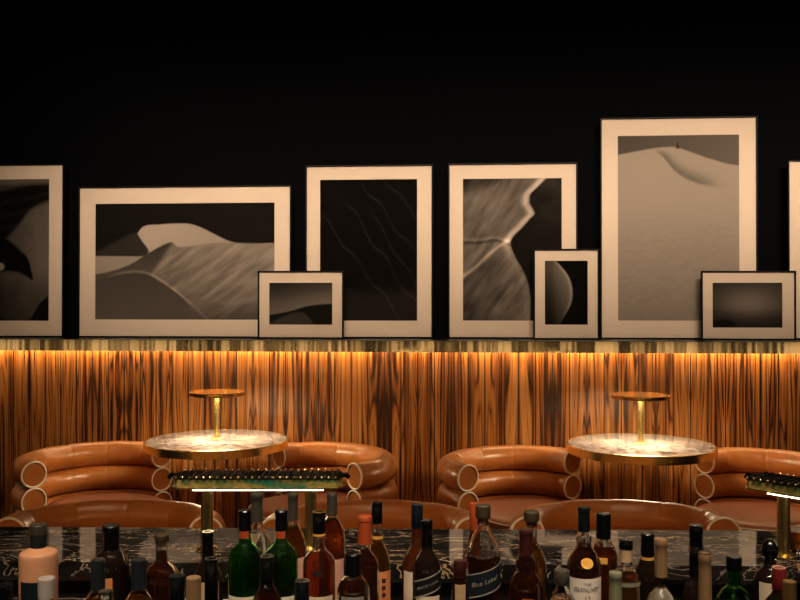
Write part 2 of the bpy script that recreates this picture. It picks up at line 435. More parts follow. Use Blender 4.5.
def picture(label, name, box, pic, art, v0, k, size_name):
    x0, x1, y0, y1 = box
    bb = .0  # bottom on the ledge
    u0, _ = on_lean(x0, y1, v0, LZ, k); u1, _ = on_lean(x1, y1, v0, LZ, k); xm = (x0+x1)/2
    _, H = on_lean(xm, y0, v0, LZ, k)
    um = (u0+u1)/2; wd = u1-u0; Hs = H*math.sqrt(1+k*k)
    root = thing(name, label, 'picture', W(um, v0, LZ+.0015), -AW, 'framed dune photographs on the brass ledge')
    root.rotation_euler = (-math.atan(k), 0, -AW)
    hw = wd/2; T = .018; fw = .0095 if size_name == 'l' else .0095
    fr = MB()
    fr.box(-hw, hw, 0, T, 0, fw, .0012); fr.box(-hw, hw, 0, T, Hs-fw, Hs, .0012)
    fr.box(-hw, -hw+fw, 0, T, fw, Hs-fw, .0012); fr.box(hw-fw, hw, 0, T, fw, Hs-fw, .0012)
    fr.build('frame', M['frame_black'], root)
    MB().box(-hw+.004, hw-.004, T-.005, T-.0005, .004, Hs-.004).build('backing_board', M['frame_black'], root)
    # print rectangle in local coordinates
    cm = [on_lean(px, py, v0, LZ, k) for px, py in ((pic[0], pic[2]), (pic[1], pic[3]))]
    q = math.sqrt(1+k*k)
    pu0, pu1 = cm[0][0]-um, cm[1][0]-um; pz1, pz0 = cm[0][1]*q, cm[1][1]*q
    ins = fw-.002
    mb = MB(); y = .0085
    a0, a1, c0, c1 = -hw+ins, hw-ins, ins, Hs-ins
    mb.box(a0, a1, y, y+.002, c0, pz0); mb.box(a0, a1, y, y+.002, pz1, c1)
    mb.box(a0, pu0, y, y+.002, pz0, pz1); mb.box(pu1, a1, y, y+.002, pz0, pz1)
    mb.build('mat_board', M['mat_board'], root)
    nx = int(min(300, max(60, (pic[1]-pic[0])*1.8))); nz = int(min(340, max(50, (pic[3]-pic[2])*1.8)))
    us = np.linspace(pu0-.001, pu1+.001, nx); zs = np.linspace(pz0-.001, pz1+.001, nz)
    X, Y = np.meshgrid(np.linspace(pic[0], pic[1], nx), np.linspace(pic[3], pic[2], nz))
    g = tone(art(X, Y))
    vs = [(us[i], y+.0012, zs[j]) for j in range(nz) for i in range(nx)]
    fs = [(j*nx+i, j*nx+i+1, (j+1)*nx+i+1, (j+1)*nx+i) for j in range(nz-1) for i in range(nx-1)]
    po = mesh_obj('photo_print', vs, fs, M['photo_print'], root)
    at = po.data.color_attributes.new('tone', 'FLOAT_COLOR', 'POINT')
    gc = np.stack([g, g*.87, g*.74, np.ones_like(g)], -1).reshape(-1)
    at.data.foreach_set('color', gc.astype(np.float32))
    MB().box(a0, a1, .0045, .0060, c0, c1).build('glass_pane', M['picture_glass'], root)
    return root
KL, KS = .010, .010
VL, VS = .245, .165
picture('large black framed photo of dark swirling dunes cut off by the left edge', 'framed_photograph', (-66, 63, 164.5, 337.5), (-50, 48, 180, 321), art_dark_dunes, VL, KL, 'l')
picture('wide landscape framed photo of a pale dune range under a black sky', 'framed_photograph', (77.5, 291, 186, 337.8), (95, 274, 204, 320), art_dune_range, VL, KL, 'l')
picture('upright framed photo, nearly black with faint sand ripples', 'framed_photograph', (305, 433, 165, 338), (320, 417, 180, 321), art_ripples, VL, KL, 'l')
picture('upright framed photo of a winding sunlit sand ridge against dark shadow', 'framed_photograph', (448, 578, 163, 338.3), (463, 562, 179, 321), art_ridge, VL, KL, 'l')
picture('tallest framed photo, pale peaked dune with a tiny figure on top', 'framed_photograph', (600.5, 758.5, 117, 338.8), (618, 740, 136, 321), art_tall_dune, VL, KL, 'l')
picture('upright framed photo cut off at the right edge behind the small misty one', 'framed_photograph', (788.5, 918, 159.5, 340), (804, 903, 176, 323), art_plain, VL, KL, 'l')
picture('small landscape framed photo of a low dark dune, overlapping two big frames', 'small_framed_photograph', (257.5, 343.5, 271, 339.0), (269, 332, 283, 325), art_low_dune, VS, KS, 's')
picture('small upright framed photo of one curved dune edge on black', 'small_framed_photograph', (533.5, 599.5, 249, 339.6), (545, 588, 261, 325), art_curve_edge, VS, KS, 's')
picture('small landscape framed photo of a misty grey plain with dark rock', 'small_framed_photograph', (701.5, 796.5, 271, 341), (713, 783, 283, 328), art_mist, VS, KS, 's')

# ---------------------------------------------------------------- barrel chairs
RT = .067
def arc_path(w=.372, d=.335, n=56, ext=.03):
    pts = [(-w, -ext)]
    for i in range(n+1):
        a = -PI/2+PI*i/n; pts.append((w*math.sin(a), d*math.cos(a)))
    pts.append((w, -ext)); return pts
def make_chair():
    t = thing('barrel_chair', '', 'chair', (0, 0, 0), 0, 'tan leather barrel chairs with rolled tube backs')
    path = arc_path()
    # resample finely so that seams can be pinched in
    P = [Vector((x, y)) for x, y in path]; ln = [0]
    for a, b in zip(P, P[1:]): ln.append(ln[-1]+(b-a).length)
    tot = ln[-1]; K = 150
    res = []; ss = np.linspace(0, tot, K)
    xs = np.interp(ss, ln, [p.x for p in P]); ys = np.interp(ss, ln, [p.y for p in P])
    seams = [tot*f for f in (.10, .115, .31, .50, .69, .885, .90)]
    for zi, z in enumerate((.610, .475, .340, .205)):
        rad = []
        for s in ss:
            q = 0
            for sp in seams: q = max(q, math.exp(-((s-sp)/.006)**2))
            rad.append(RT-.003*q+.0008*math.sin(s*31+zi*2)+(-.006*math.exp(-min(s, tot-s)/.004)))
        tb = MB().tube([(x, y, z) for x, y in zip(xs, ys)], RT, 28, True, rad).build('back_roll', M['tan_leather'], t, True, 40)
        for e in (0, -1):
            pp = MB()
            dx = xs[1]-xs[0] if e == 0 else xs[-2]-xs[-1]; dy = ys[1]-ys[0] if e == 0 else ys[-2]-ys[-1]
            nrm = Vector((-dx, -dy, 0)).normalized(); c = Vector((xs[e], ys[e], z))
            pp.torus(c+nrm*.001, nrm, RT-.0035, .0052, 44, 8)
            pp.build('piping', M['cream_piping'], tb, True, 60)
    # seat : rounded cushion, wider towards the front
    n = 64; sm_ = MB()
    def out(a, s=1.0):
        x, y = math.cos(a), math.sin(a)
        if y > 0: r = (.285, .26)
        else: r = (.285, .36)
        w = r[0]+(.045*min(1, max(0, -y-.15)*2) if y < 0 else 0)
        return (w*x*s, r[1]*y*s-.02)
    prof = [(0.0, .0), (1.0, .0)]
    rings = [(.90, .335), (.97, .345), (1.0, .370), (1.0, .388), (.985, .402), (.94, .412), (.82, .418), (.6, .421), (.35, .422), (.12, .420)]
    k0 = len(sm_.v)
    for s, z in rings:
        for i in range(n):
            x, y = out(2*PI*i/n, s); sm_.v.append((x, y, z))
    for j in range(len(rings)-1):
        for i in range(n):
            a = j*n+i; b = j*n+(i+1) % n; sm_.f.append((a, b, b+n, a+n))
    sm_.f.append(tuple(reversed(range(n)))); sm_.f.append(tuple((len(rings)-1)*n+i for i in range(n)))
    seat = sm_.build('seat', M['seat_leather'], t, True, 50)
    mp = MB(); pts = []
    for i in range(n+1):
        x, y = out(2*PI*i/n, 1.0); pts.append((x, y, .396))
    mp.tube(pts, .0045, 8, False); mp.build('piping', M['cream_piping'], seat, True, 60)
    b = MB()
    for s, z in ((.86, .03), (.86, .334)):
        for i in range(n):
            x, y = out(2*PI*i/n, s); b.v.append((x, y, z))
    for i in range(n):
        j = (i+1) % n; b.f.append((i, j, j+n, i+n))
    b.f.append(tuple(reversed(range(n)))); b.f.append(tuple(n+i for i in range(n)))
    b.build('base', M['tan_leather'], t, True, 40)
    MB().lathe([(.24, 0), (.24, .03)], 48).build('plinth', M['black_metal'], t, True, 40)
    # back support under the rolls
    MB().tube([(x, y, .075) for x, y in zip(xs[::6], ys[::6])], .06, 16).build('lower_roll', M['tan_leather'], t, True, 40)
    return t
ch0 = make_chair()
def place_chair(o, x, y, nx, ny, label):
    # local -y is the opening; rotate so that it points along (nx, ny)
    rz = math.atan2(nx, -ny); o.location = (x, y, 0); o.rotation_euler = (0, 0, rz); o['label'] = label
spots = [
 (-1.618, 4.83, .74, -.67, 'tan leather barrel chair against the panelling at the far left'),
 (-.43, 4.80, -.79, -.61, 'tan leather barrel chair just right of the left round table'),
 (.618, 4.69, .589, -.808, 'tan leather barrel chair just left of the right round table'),
 (1.875, 4.60, -.86, -.51, 'tan leather barrel chair at the far right, behind the cut-off bar lamp'),
 (-1.10, 3.41, .02, -1, 'nearer tan barrel chair facing the bar, lowest left of the picture'),
 (-.10, 3.405, 0, -1, 'nearer tan barrel chair facing the bar, behind the middle bottles'),
 (.848, 3.41, -.01, -1, 'nearer tan barrel chair facing the bar, in front of the right round table'),
]
for i, s in enumerate(spots):
    o = ch0 if i == 0 else copy_tree(ch0)
    place_chair(o, *s)
    if i >= 4: o.scale = (.99, .80, 1)

# ---------------------------------------------------------------- round tables and their lamps
def make_table(R):
    t = thing('round_table', '', 'table', (0, 0, 0), 0, 'round marble tables with brass rims')
    MB().lathe([(R-.012, .722), (R-.012, .7495), (R-.016, .7505)], 96).build('marble_top', M['table_marble'], t, True, 30)
    MB().lathe([(R-.012, .708), (R-.002, .708), (R, .710), (R, .7475), (R-.003, .750), (R-.0115, .750), (R-.0115, .7221), (R-.2, .7221), (R-.2, .716), (R-.012, .716), (R-.012, .708)], 96, close=False).build('brass_rim', M['brass'], t, True, 30)
    MB().lathe([(.023, .03), (.023, .70), (.05, .704), (.09, .7215)], 32).build('pedestal', M['brass'], t, True, 40)
    MB().lathe([(.24, 0), (.24, .010), (.23, .016), (.05, .028), (.019, .034)], 64).build('foot', M['brass'], t, True, 30)
    return t
def make_lamp():
    t = thing('table_lamp', '', 'lamp', (0, 0, 0), 0, 'brass disc lamps on the round tables')
    MB().lathe([(.030, 0), (.030, .004), (.0155, .010), (.0155, .236)], 32).build('stem', M['brass'], t, True, 40)
    d = MB().lathe([(.016, .246), (.140, .246), (.1405, .234), (.1455, .234), (.146, .236), (.146, .251), (.143, .2535), (.02, .2545)], 80).build('disc_shade', M['brass'], t, True, 30)
    MB().lathe([(.022, .2425), (.130, .2425), (.130, .2455), (.022, .2455), (.022, .2425)], 64, close=False).build('light_ring', M['lamp_glow'], d)
    return t
tb = make_table(.375); lp = make_lamp()
tb['label'] = 'round marble table with brass rim between the two left barrel chairs'; tb.location = (-.97, 4.77, 0)
lp['label'] = 'brass disc table lamp standing on the left marble table'; lp.location = (-.97, 4.77, .751)
tb2 = copy_tree(tb); lp2 = copy_tree(lp)
tb2['label'] = 'round marble table with brass rim between the two right barrel chairs'; tb2.location = (1.235, 4.62, 0); tb2.rotation_euler = (0, 0, 2)
lp2['label'] = 'brass disc table lamp standing on the right marble table'; lp2.location = (1.235, 4.62, .751)

# ---------------------------------------------------------------- bar counter
CR = math.radians(-1.1)
bar = thing('bar_counter', 'long bar counter with glossy dark marble top running across the foreground', 'counter', (0, 2.03, 0), CR)
poly = [(-3.2, 0), (.86, 0), (1.5, -.70), (2.6, -.70), (2.6, .31), (-3.2, .31)]
MB().prism(poly, .868, .9).build('marble_top', M['counter_marble'], bar)
poly2 = [(-3.18, .03), (.87, .03), (1.51, -.66), (2.58, -.66), (2.58, .27), (-3.18, .27)]
MB().prism(poly2, 0, .8675).build('body', M['black_metal'], bar)
MB().box(-3.18, .84, .018, .03, .852, .866, .001).build('steel_strip', M['steel'], bar)
MB().box(-3.18, .84, .016, .03, .800, .812, .001).build('steel_strip', M['steel'], bar)
ul = MB().box(-3.1, 2.5, .276, .290, .850, .8665).build('led_strip', M['led_under'])
ul.location = (0, 2.03, 0); ul.rotation_euler = (0, 0, CR)
tag(ul, 'warm strip light under the guest side overhang of the bar counter top', 'light')
rack = thing('bottle_rack', 'black stepped bottle rack behind the bar, below the marble top', 'rack', (0, 0, 0))
TIER = {1: (1.925, .785), 2: (1.80, .765), 3: (1.66, .735), 4: (1.54, .715)}
edges = [2.0-.003, 1.865, 1.735, 1.60, 1.47]
for i in range(4):
    z = TIER[i+1][1]
    MB().box(-1.25, .86, edges[i+1], edges[i]-.0005, z-.02, z).build('tier', M['black_metal'], rack)
    MB().box(-1.25, .86, edges[i+1]-.0003, edges[i+1]+.003, z-.0195+.0195, z+.0035).build('lip', M['black_metal'], rack)
for x in (-1.25, .85):
    MB().prism([(x, 1.47), (x+.01, 1.47), (x+.01, 1.996), (x, 1.996)], 0, .6945).build('side_panel', M['black_metal'], rack)
    for i in range(3):
        MB().box(x, x+.01, edges[i+1], edges[i]-.0006, .695, TIER[i+1][1]-.0201).build('side_riser', M['black_metal'], rack)

# ---------------------------------------------------------------- bar lamps
def make_bar_lamp():
    t = thing('bar_lamp', '', 'lamp', (0, 0, 0), 0, 'long brass bar lamps on the counter')
    hl, hd = .205, .048
    for s in (-1, 1):
        MB().lathe([(.026, 0), (.026, .004), (.0145, .009), (.0145, .151)], 32, s*.124, 0).build('post', M['brass'], t, True, 40)
    # shade body: shallow tray with bowed ends
    def outline(s=1.0, k=0.0):
        pts = []
        for i in range(9):
            a = -PI/2+PI*i/8; pts.append((hl-.02+(.02-k)*math.cos(a)*1.0, (hd-k)*math.sin(a)))
        for i in range(9):
            a = PI/2+PI*i/8; pts.append((-hl+.02+(.02-k)*math.cos(a), (hd-k)*math.sin(a)))
        return pts
    MB().prism(outline(1, .0), .1525, .1555).build('brass_tray', M['brass'], t)
    MB().prism(outline(1, .004), .1557, .1765).build('shade', M['green_patina_glints'], t)
    ribs = MB(); beads = MB(); beads2 = MB()
    nr = 24
    for i in range(nr):
        x = -hl+.018+(2*hl-.036)*i/(nr-1)
        ribs.tube([(x, -hd+.001, .1775), (x, hd-.001, .1785)], .0030, 8)
        for mb_, y in ((beads, -hd-.001), (beads2, hd+.001)):
            mb_.lathe([(.0005, -.0032), (.0024, -.0022), (.0034, 0), (.0024, .0022), (.0005, .0032)], 8, x, y, .1805)
    MB().prism(outline(1, .002), .1767, .1785).build('top_plate', M['dark_brass'], t)
    ribs.build('ribbed_top', M['dark_brass'], t, True, 50); beads.build('bead_trim', M['brass'], t, True, 60); beads2.build('bead_trim', M['brass'], t, True, 60)
    MB().tube([(-.155, -.012, .1465), (.155, -.012, .1470)], .0048, 12).build('light_tube', M['led_bar'], t, True, 50)
    for s in (-1, 1):
        MB().tube([(s*(hl-.012), 0, .174), (s*(hl+.004), 0, .178), (s*(hl+.010), 0, .170)], .006, 10).build('finial', M['dark_brass'], t, True, 50)
    return t
bl = make_bar_lamp()
bl['label'] = 'long brass and green bar lamp on two posts, left side of the counter'; bl.location = (-.337, 2.15, .9003)
bl2 = copy_tree(bl); bl2['label'] = 'angled brass bar lamp cut off by the right edge, on the counter'
bl2.location = (.972, 1.995, .9003); bl2.rotation_euler = (0, 0, -math.radians(48))

# ---------------------------------------------------------------- bottles
def glassm(name, col, rough=.02, trans=1.0, ior=1.46):
    return mat(name, col, rough, Transmission_Weight=trans, IOR=ior)
glassm('clear_glass', (.97, .97, .96)); glassm('green_glass', (.10, .62, .12)); glassm('green_liquid', (.09, .12, .012), .02, .8, 1.36); 
glassm('frosted_pink_glass', (.92, .47, .27), .25, .35)
glassm('dark_glass', (.012, .007, .005), .04, .3); glassm('brown_glass', (.12, .03, .01), .03, .7)
glassm('amber_liquid', (.62, .22, .04), .02, .88, 1.36); glassm('red_liquid', (.42, .07, .02), .02, .85, 1.36)
glassm('dark_liquid', (.10, .02, .01), .02, .6, 1.36); glassm('pale_liquid', (.75, .74, .60), .1, .5, 1.36)
for n_, c_, r_, mt in (('black_cap', (.002, .0023, .003), .22, 0), ('grey_cap', (.06, .052, .042), .4, .3), ('blue_grey_cap', (.03, .04, .05), .3, .6),
    ('white_cap', (.38, .34, .33), .45, 0), ('rust_cap', (.32, .05, .012), .45, 0), ('red_cap', (.15, .012, .014), .3, .1), ('wine_cap', (.035, .007, .007), .3, 0),
    ('tan_cap', (.28, .17, .09), .4, .3), ('gold_cap', (.55, .34, .12), .3, .9), ('cork_wood', (.05, .035, .015), .5, 0), ('cork', (.30, .16, .08), .8, 0),
    ('teal_cap', (.003, .006, .008), .3, .3), ('navy_cap', (.005, .009, .016), .3, .2), ('silver', (.6, .58, .55), .2, 1),
    ('cream_label', (.58, .49, .38), .6, 0), ('white_label', (.62, .58, .52), .6, 0), ('pink_label', (.50, .28, .22), .6, 0), ('orange_label', (.55, .20, .07), .6, 0),
    ('grey_label', (.20, .20, .19), .6, 0), ('black_label', (.005, .0055, .0065), .4, 0), ('navy_label', (.006, .010, .017), .4, 0), ('tan_label', (.42, .29, .17), .6, 0),
    ('silver_ink', (.34, .33, .31), .4, .4), ('black_ink', (.006, .005, .005), .6, 0), ('red_ink', (.35, .03, .02), .5, 0), ('gold_ink', (.85, .48, .10), .35, .3), ('green_label', (.16, .17, .10), .6, 0)):
    mat(n_, c_, r_, mt)

def catmull(P, sub=5):
    out = []
    for i in range(len(P)-1):
        p0 = P[max(i-1, 0)]; p1 = P[i]; p2 = P[i+1]; p3 = P[min(i+2, len(P)-1)]
        for k in range(sub):
            t = k/sub
            # monotone style: clamp the radius between the two knots
            r = .5*((2*p1[0])+(-p0[0]+p2[0])*t+(2*p0[0]-5*p1[0]+4*p2[0]-p3[0])*t*t+(-p0[0]+3*p1[0]-3*p2[0]+p3[0])*t**3)
            r = min(max(r, min(p1[0], p2[0])), max(p1[0], p2[0]))
            out.append((r, p1[1]+(p2[1]-p1[1])*t))
    out.append(P[-1]); return out
def wrap(name, m, parent, r, z0, z1, a0, a1, slant=0.0, t=.0006, n=20):
    # curved patch on a bottle; angle 0 faces -y (the camera), slant = rise per metre along the arc
    vs = []
    for i in range(n+1):
        a = math.radians(a0+(a1-a0)*i/n); dz = slant*a*r
        for rr in (r+.0002, r+t):
            for z in (z0, z1): vs.append((rr*math.sin(a), -rr*math.cos(a), z+dz))
    fs = []
    for i in range(n):
        k = i*4
        fs += [(k+2, k+6, k+7, k+3), (k, k+1, k+5, k+4), (k+1, k+3, k+7, k+5), (k, k+4, k+6, k+2)]
    fs += [(0, 2, 3, 1), (n*4, n*4+1, n*4+3, n*4+2)]
    return mesh_obj(name, vs, fs, m, parent)
def lettering(txt, size, r, zc, m, parent, slant=0.0, ac=0.0, sx=1.0):
    cu = bpy.data.curves.new('lettering', 'FONT'); cu.body = txt; cu.size = size; cu.align_x = 'CENTER'; cu.align_y = 'CENTER'
    cu.extrude = .0001; cu.space_character = 1.05; cu.resolution_u = 3
    to = bpy.data.objects.new('lettering_source', cu); C.objects.link(to)
    dg = bpy.context.evaluated_depsgraph_get(); me = bpy.data.meshes.new_from_object(to.evaluated_get(dg))
    bpy.data.objects.remove(to); bpy.data.curves.remove(cu)
    for v in me.vertices:
        x, y, z = v.co; x *= sx; a = x/r+math.radians(ac); rr = r+z+.0003
        v.co = (rr*math.sin(a), -rr*math.cos(a), zc+y+slant*x)
    me.materials.clear(); me.materials.append(m); o = bpy.data.objects.new('lettering', me); C.objects.link(o); o.parent = parent
    return o

def bottle(name, label, x, tier, cap, prof, glass='clear_glass', capm='black_cap', liquid=None, level=None, ribs=False, rim=None, style='screw', extra=None, dx=0, dy=0):
    D, zb = TIER[tier]; D += dy; s = D/F; X = (x-400)*s
    Z = lambda y: EYE-(y-HOR)*s-zb-.0005
    root = thing(name, label, 'bottle', (X, D, zb+.0005), random.uniform(-.05, .05), 'spirit bottles on the stepped rack')
    cw, c0, c1 = cap; cr = cw*s/2
    P = [(w_*s/2, Z(y_)) for y_, w_ in prof]          # top to bottom
    R = P[-1][0]
    P = catmull(P, 5)
    body = [(R-.004, 0.0), (R-.001, .0015), (R, .005)]+[p for p in reversed(P) if p[1] > .01]
    rn = body[-1][0]; ztop = body[-1][1]
    solid = glass in ('dark_glass', 'brown_glass', 'frosted_pink_glass')
    if solid:
        prof3 = body+[(rn-.003, ztop+.0005)]
        g = MB().lathe(prof3, 40).build('glass', M[glass], root, True, 50)
    else:
        inner = [(max(r-.0022, .002), z) for r, z in reversed(body) if z > .008]+[(R-.006, .0085)]
        g = MB(); n = 40; g.lathe(body+inner, n, close=False); k = len(g.v)-n
        g.f.append(tuple(k+i for i in range(n))); g.f.append(tuple(reversed(range(n)))); g = g.build('glass', M[glass], root, True, 50)
        if liquid:
            zl = Z(level) if level else ztop*.7
            zb_ = [p[1] for p in body]; rb_ = [p[0] for p in body]
            lq = [(R-.0065, .0090)]+[(max(float(np.interp(z, zb_, rb_))-.0026, .0015), z) for z in np.linspace(.012, zl, 40)]
            MB().lathe(lq, 40).build('liquid', M[liquid], root, True, 50)
    zt, zc = Z(c0), Z(c1)
    if style == 'screw':
        pr = [(cr*.96, zc), (cr, zc+.001), (cr, zt-.002), (cr*.93, zt-.0002), (cr*.5, zt)]
        c = MB().lathe(pr, 48, rib=.035 if ribs else 0).build('cap', M[capm], root, True, 30 if not ribs else 20)
    elif style == 'capsule':
        h = zt-zc
        pr = [(cr*1.0, zc), (cr, zc+h*.2), (cr*.94, zc+h*.6), (cr*.94, zt-h*.18), (cr*1.0, zt-h*.16), (cr*1.0, zt-h*.04), (cr*.9, zt), (cr*.4, zt+.0002)]
        c = MB().lathe(pr, 40).build('capsule', M[capm], root, True, 35)
    elif style == 'ball':
        pr = [(cr*.6, zc)]; h = (zt-zc)
        for i in range(12):
            a = -1.0+2.5*i/11; pr.append((cr*math.cos(a), zc+h*.55+h*.45*math.sin(a)))
        c = MB().lathe(pr, 40).build('stopper', M[capm], root, True, 60)
    else:  # stopper with a wide head over a narrower cork
        h = zt-zc
        pr = [(cr*.94, zc+h*.35), (cr, zc+h*.42), (cr, zt-.0015), (cr*.92, zt), (cr*.4, zt+.0001)]
        c = MB().lathe(pr, 40).build('stopper', M[capm], root, True, 35)
        MB().lathe([(cr*.68, zc-.002), (cr*.68, zc+h*.36)], 32).build('cork', M['cork'], root, True, 35)
    if rim:
        MB().lathe([(cr*.72, zt+.0004), (cr*.97, zt+.0004), (cr*.97, zt+.0014), (cr*.72, zt+.0014), (cr*.72, zt+.0004)], 40, close=False).build('cap_rim', M[rim], root, True, 30)
    def rad(z):
        zs = [p[1] for p in body]; return float(np.interp(z, zs, [p[0] for p in body]))
    if extra: extra(root, R, Z, s, rad)
    return root
def patch(y0, y1, m, a=60, slant=0, txt=None):
    def f(root, R, Z, s, rad):
        lb = wrap('label', M[m], root, R, max(Z(y1), .01), Z(y0), -a, a, slant)
        for q in (txt or []): lettering(q[0], q[1], R+.0006, Z(q[2]), M[q[3]], lb, slant, q[4] if len(q) > 4 else 0, q[5] if len(q) > 5 else 1)
    return f
def band(root, R, Z, y0, y1, m, name='neck_label', r=None, a=180):
    rr = r if r else R
    return wrap(name, M[m], root, rr, Z(y1), Z(y0), -a, a, 0)

B = bottle
# far left
B('bottle', 'dark bottle with black screw cap in the bottom left corner', 4, 3, (17, 584, 600), [(598, 14), (606, 15), (622, 32), (630, 36)], 'dark_glass', 'black_cap', ribs=True)
def ex(root, R, Z, s, rad):
    band(root, R, Z, 534, 547, 'blue_grey_cap', 'neck_sleeve', 7.4*s)
    wrap('label', M['navy_label'], root, R, .03, Z(577), -35, 30)
B('gin_bottle', 'frosted pink straight-shouldered bottle with grey neck at the far left', 38.5, 1, (15.5, 524, 533), [(528, 12), (534, 14), (546, 14.2), (548, 18), (550, 28), (552, 35), (556, 37), (575, 37.2)], 'frosted_pink_glass', 'grey_cap', extra=ex, rim=None)
B('bottle', 'bottle with pale white screw cap standing before the pink bottle', 46.5, 3, (16.5, 577.5, 598), [(592, 14), (600, 15), (615, 30), (625, 34)], 'clear_glass', 'white_cap', 'pale_liquid', 612)
B('brandy_bottle', 'round dark bottle with tall black cap and orange label at the left', 111, 1, (17, 525, 549), [(546, 14), (549, 16), (553, 25), (560, 33), (570, 36), (590, 36)], 'dark_glass', 'black_cap', extra=patch(573, 604, 'orange_label', 24, 0))
B('bottle', 'bottle with ribbed blue-grey cap before the round dark orange-label bottle', 98, 3, (14, 560, 589), [(586, 12), (590, 14), (600, 26), (608, 32), (620, 33)], 'clear_glass', 'blue_grey_cap', 'amber_liquid', 592, ribs=True, rim='silver')
B('bottle', 'lowest steel-capped bottle at left, only its cap top showing', 106, 4, (15, 591, 612), [(608, 12), (614, 13), (626, 26), (636, 31)], 'clear_glass', 'silver', 'amber_liquid', 618)
B('bottle', 'clear bottle with blue-grey screw cap left of the corked decanter', 139, 3, (15, 559, 589), [(586, 12), (590, 15), (600, 27), (610, 33), (625, 33)], 'clear_glass', 'blue_grey_cap', 'amber_liquid', 591, ribs=True)
B('decanter_bottle', 'round-bellied clear bottle with brown cork and dark amber spirit', 162, 1, (14, 534, 545), [(537, 13), (548, 12), (558, 12.5), (562, 15), (567, 26), (574, 35), (584, 38), (600, 37)], 'clear_glass', 'cork_wood', 'dark_liquid', 551, style='stop')
B('bottle', 'bottle with dark teal cap beside the tan ribbed cap', 177, 4, (15.5, 576, 600), [(596, 13), (602, 14), (614, 26), (624, 31)], 'dark_glass', 'teal_cap', rim='blue_grey_cap')
B('bottle', 'bottle with tan gold ribbed cap left of the silver-rimmed black cap', 193.5, 3, (15, 577, 600), [(596, 13), (602, 14), (616, 26), (626, 30)], 'clear_glass', 'tan_cap', 'amber_liquid', 612, ribs=True)
B('whisky_bottle', 'dark bottle with black foil neck and tan label under left lamp post', 208, 1, (11.5, 532, 560), [(556, 10), (560, 12), (566, 20), (574, 27), (580, 29), (600, 29.5)], 'dark_glass', 'black_cap', style='capsule', rim='silver', extra=patch(578, 625, 'tan_label', 55, 0))
B('bottle', 'bottle with tall plain black cap and silver rim, front row', 211.5, 4, (13.5, 559, 601), [(598, 11), (604, 12), (614, 26), (624, 31)], 'dark_glass', 'black_cap', rim='silver', dx=0)
def green_ex(root, R, Z, s, rad):
    band(root, R, Z, 530, 537, 'rust_cap', 'neck_seal', 6.2*s, 45)
    o = wrap('label', M['white_label'], root, R, .03, Z(592), -58, 58)
    lettering('JAMESON', .011, R+.0007, Z(597), M['black_ink'], o)
def green(x, label):
    return B('whisky_bottle', label, x, 2, (13, 510, 531), [(528, 11), (532, 11.5), (539, 12), (543, 15), (547, 23), (551, 30), (556, 32.5), (575, 33)], 'green_glass', 'black_cap', 'green_liquid', 541, style='capsule', extra=green_ex)
green(245, 'green glass bottle with black capsule, left of the matching pair')
green(281.5, 'green glass bottle with black capsule, right of the matching pair')
def tri_ex(root, R, Z, s, rad):
    rr = rad(Z(537)); 
    vs = []; d = .0012
    for t_ in (d, d+.0006):
        for x, y in ((-5.5, 531.5), (5.5, 531.5), (0, 544)):
            r2 = rad(Z(y))+t_; a = x*s/r2; vs.append((r2*math.sin(a), -r2*math.cos(a), Z(y)))
    mesh_obj('triangle_label', vs, [(0, 1, 2), (3, 5, 4), (0, 3, 4, 1), (1, 4, 5, 2), (2, 5, 3, 0)], M['tan_label'], root)
B('whisky_bottle', 'clear bottle with grey capsule and triangle label between green bottles', 257, 1, (12, 493, 521), [(518, 10), (522, 11), (527, 14), (533, 21), (540, 28), (548, 31.5), (560, 32)], 'clear_glass', 'grey_cap', 'pale_liquid', 575, style='capsule', extra=tri_ex)
def ex14(root, R, Z, s, rad): wrap('label', M['pink_label'], root, R, .03, Z(555), -10, 62)
B('whisky_bottle', 'grey-capsuled bottle with reddish spirit right of the green pair', 293, 1, (10.5, 493, 520), [(517, 9), (521, 10), (527, 14), (536, 22), (545, 26), (552, 27), (565, 27)], 'clear_glass', 'grey_cap', 'red_liquid', 526, style='capsule', extra=ex14)
B('bottle', 'front bottle with black silver-rimmed cap before the green pair', 267, 3, (14, 556.5, 583), [(580, 12), (584, 13), (592, 22), (602, 30), (615, 32)], 'clear_glass', 'black_cap', 'dark_liquid', 590, rim='silver', extra=None)
B('bottle', 'front bottle with dark green cap and bright rim, before amber rum', 302, 3, (14.5, 581, 604), [(600, 12), (606, 13), (618, 28), (628, 31)], 'dark_glass', 'teal_cap', rim='silver')
def ex17(root, R, Z, s, rad):
    o = wrap('label', M['cream_label'], root, R, .03, Z(592), -58, 58)
    wrap('emblem', M['black_ink'], root, R+.0002, Z(572), Z(567), -14, 14)
    for a in (-34, -20, -6, 8, 22): wrap('printed_mark', M['red_ink'], o, R+.0007, Z(600), Z(595), a, a+8, n=3)
    band(root, R, Z, 533, 535, 'gold_ink', 'neck_ring', 6.0*s)
B('rum_bottle', 'amber rum bottle with black and gold cap, before the right lamp post', 319, 2, (13, 512, 533), [(531, 10.5), (536, 11), (546, 12.5), (550, 16), (554, 25), (558, 30.5), (564, 32), (585, 32)], 'clear_glass', 'black_cap', 'red_liquid', 551, rim='gold_cap', extra=ex17)
B('whisky_bottle', 'pale-capsuled bottle with red spirit and pink label beside the rum', 332, 1, (11, 493, 515), [(512, 9.5), (516, 11), (522, 17), (530, 24), (540, 27.5), (555, 28)], 'clear_glass', 'grey_cap', 'red_liquid', 519, style='capsule', extra=patch(556, 610, 'pink_label', 60))
B('bottle', 'front flask with broad black stepped cap and grey label', 353.5, 3, (17.5, 553, 574), [(572, 15), (576, 18), (581, 26), (588, 31.5), (600, 33)], 'clear_glass', 'black_cap', 'dark_liquid', 578, style='capsule', extra=patch(592, 620, 'grey_label', 42))
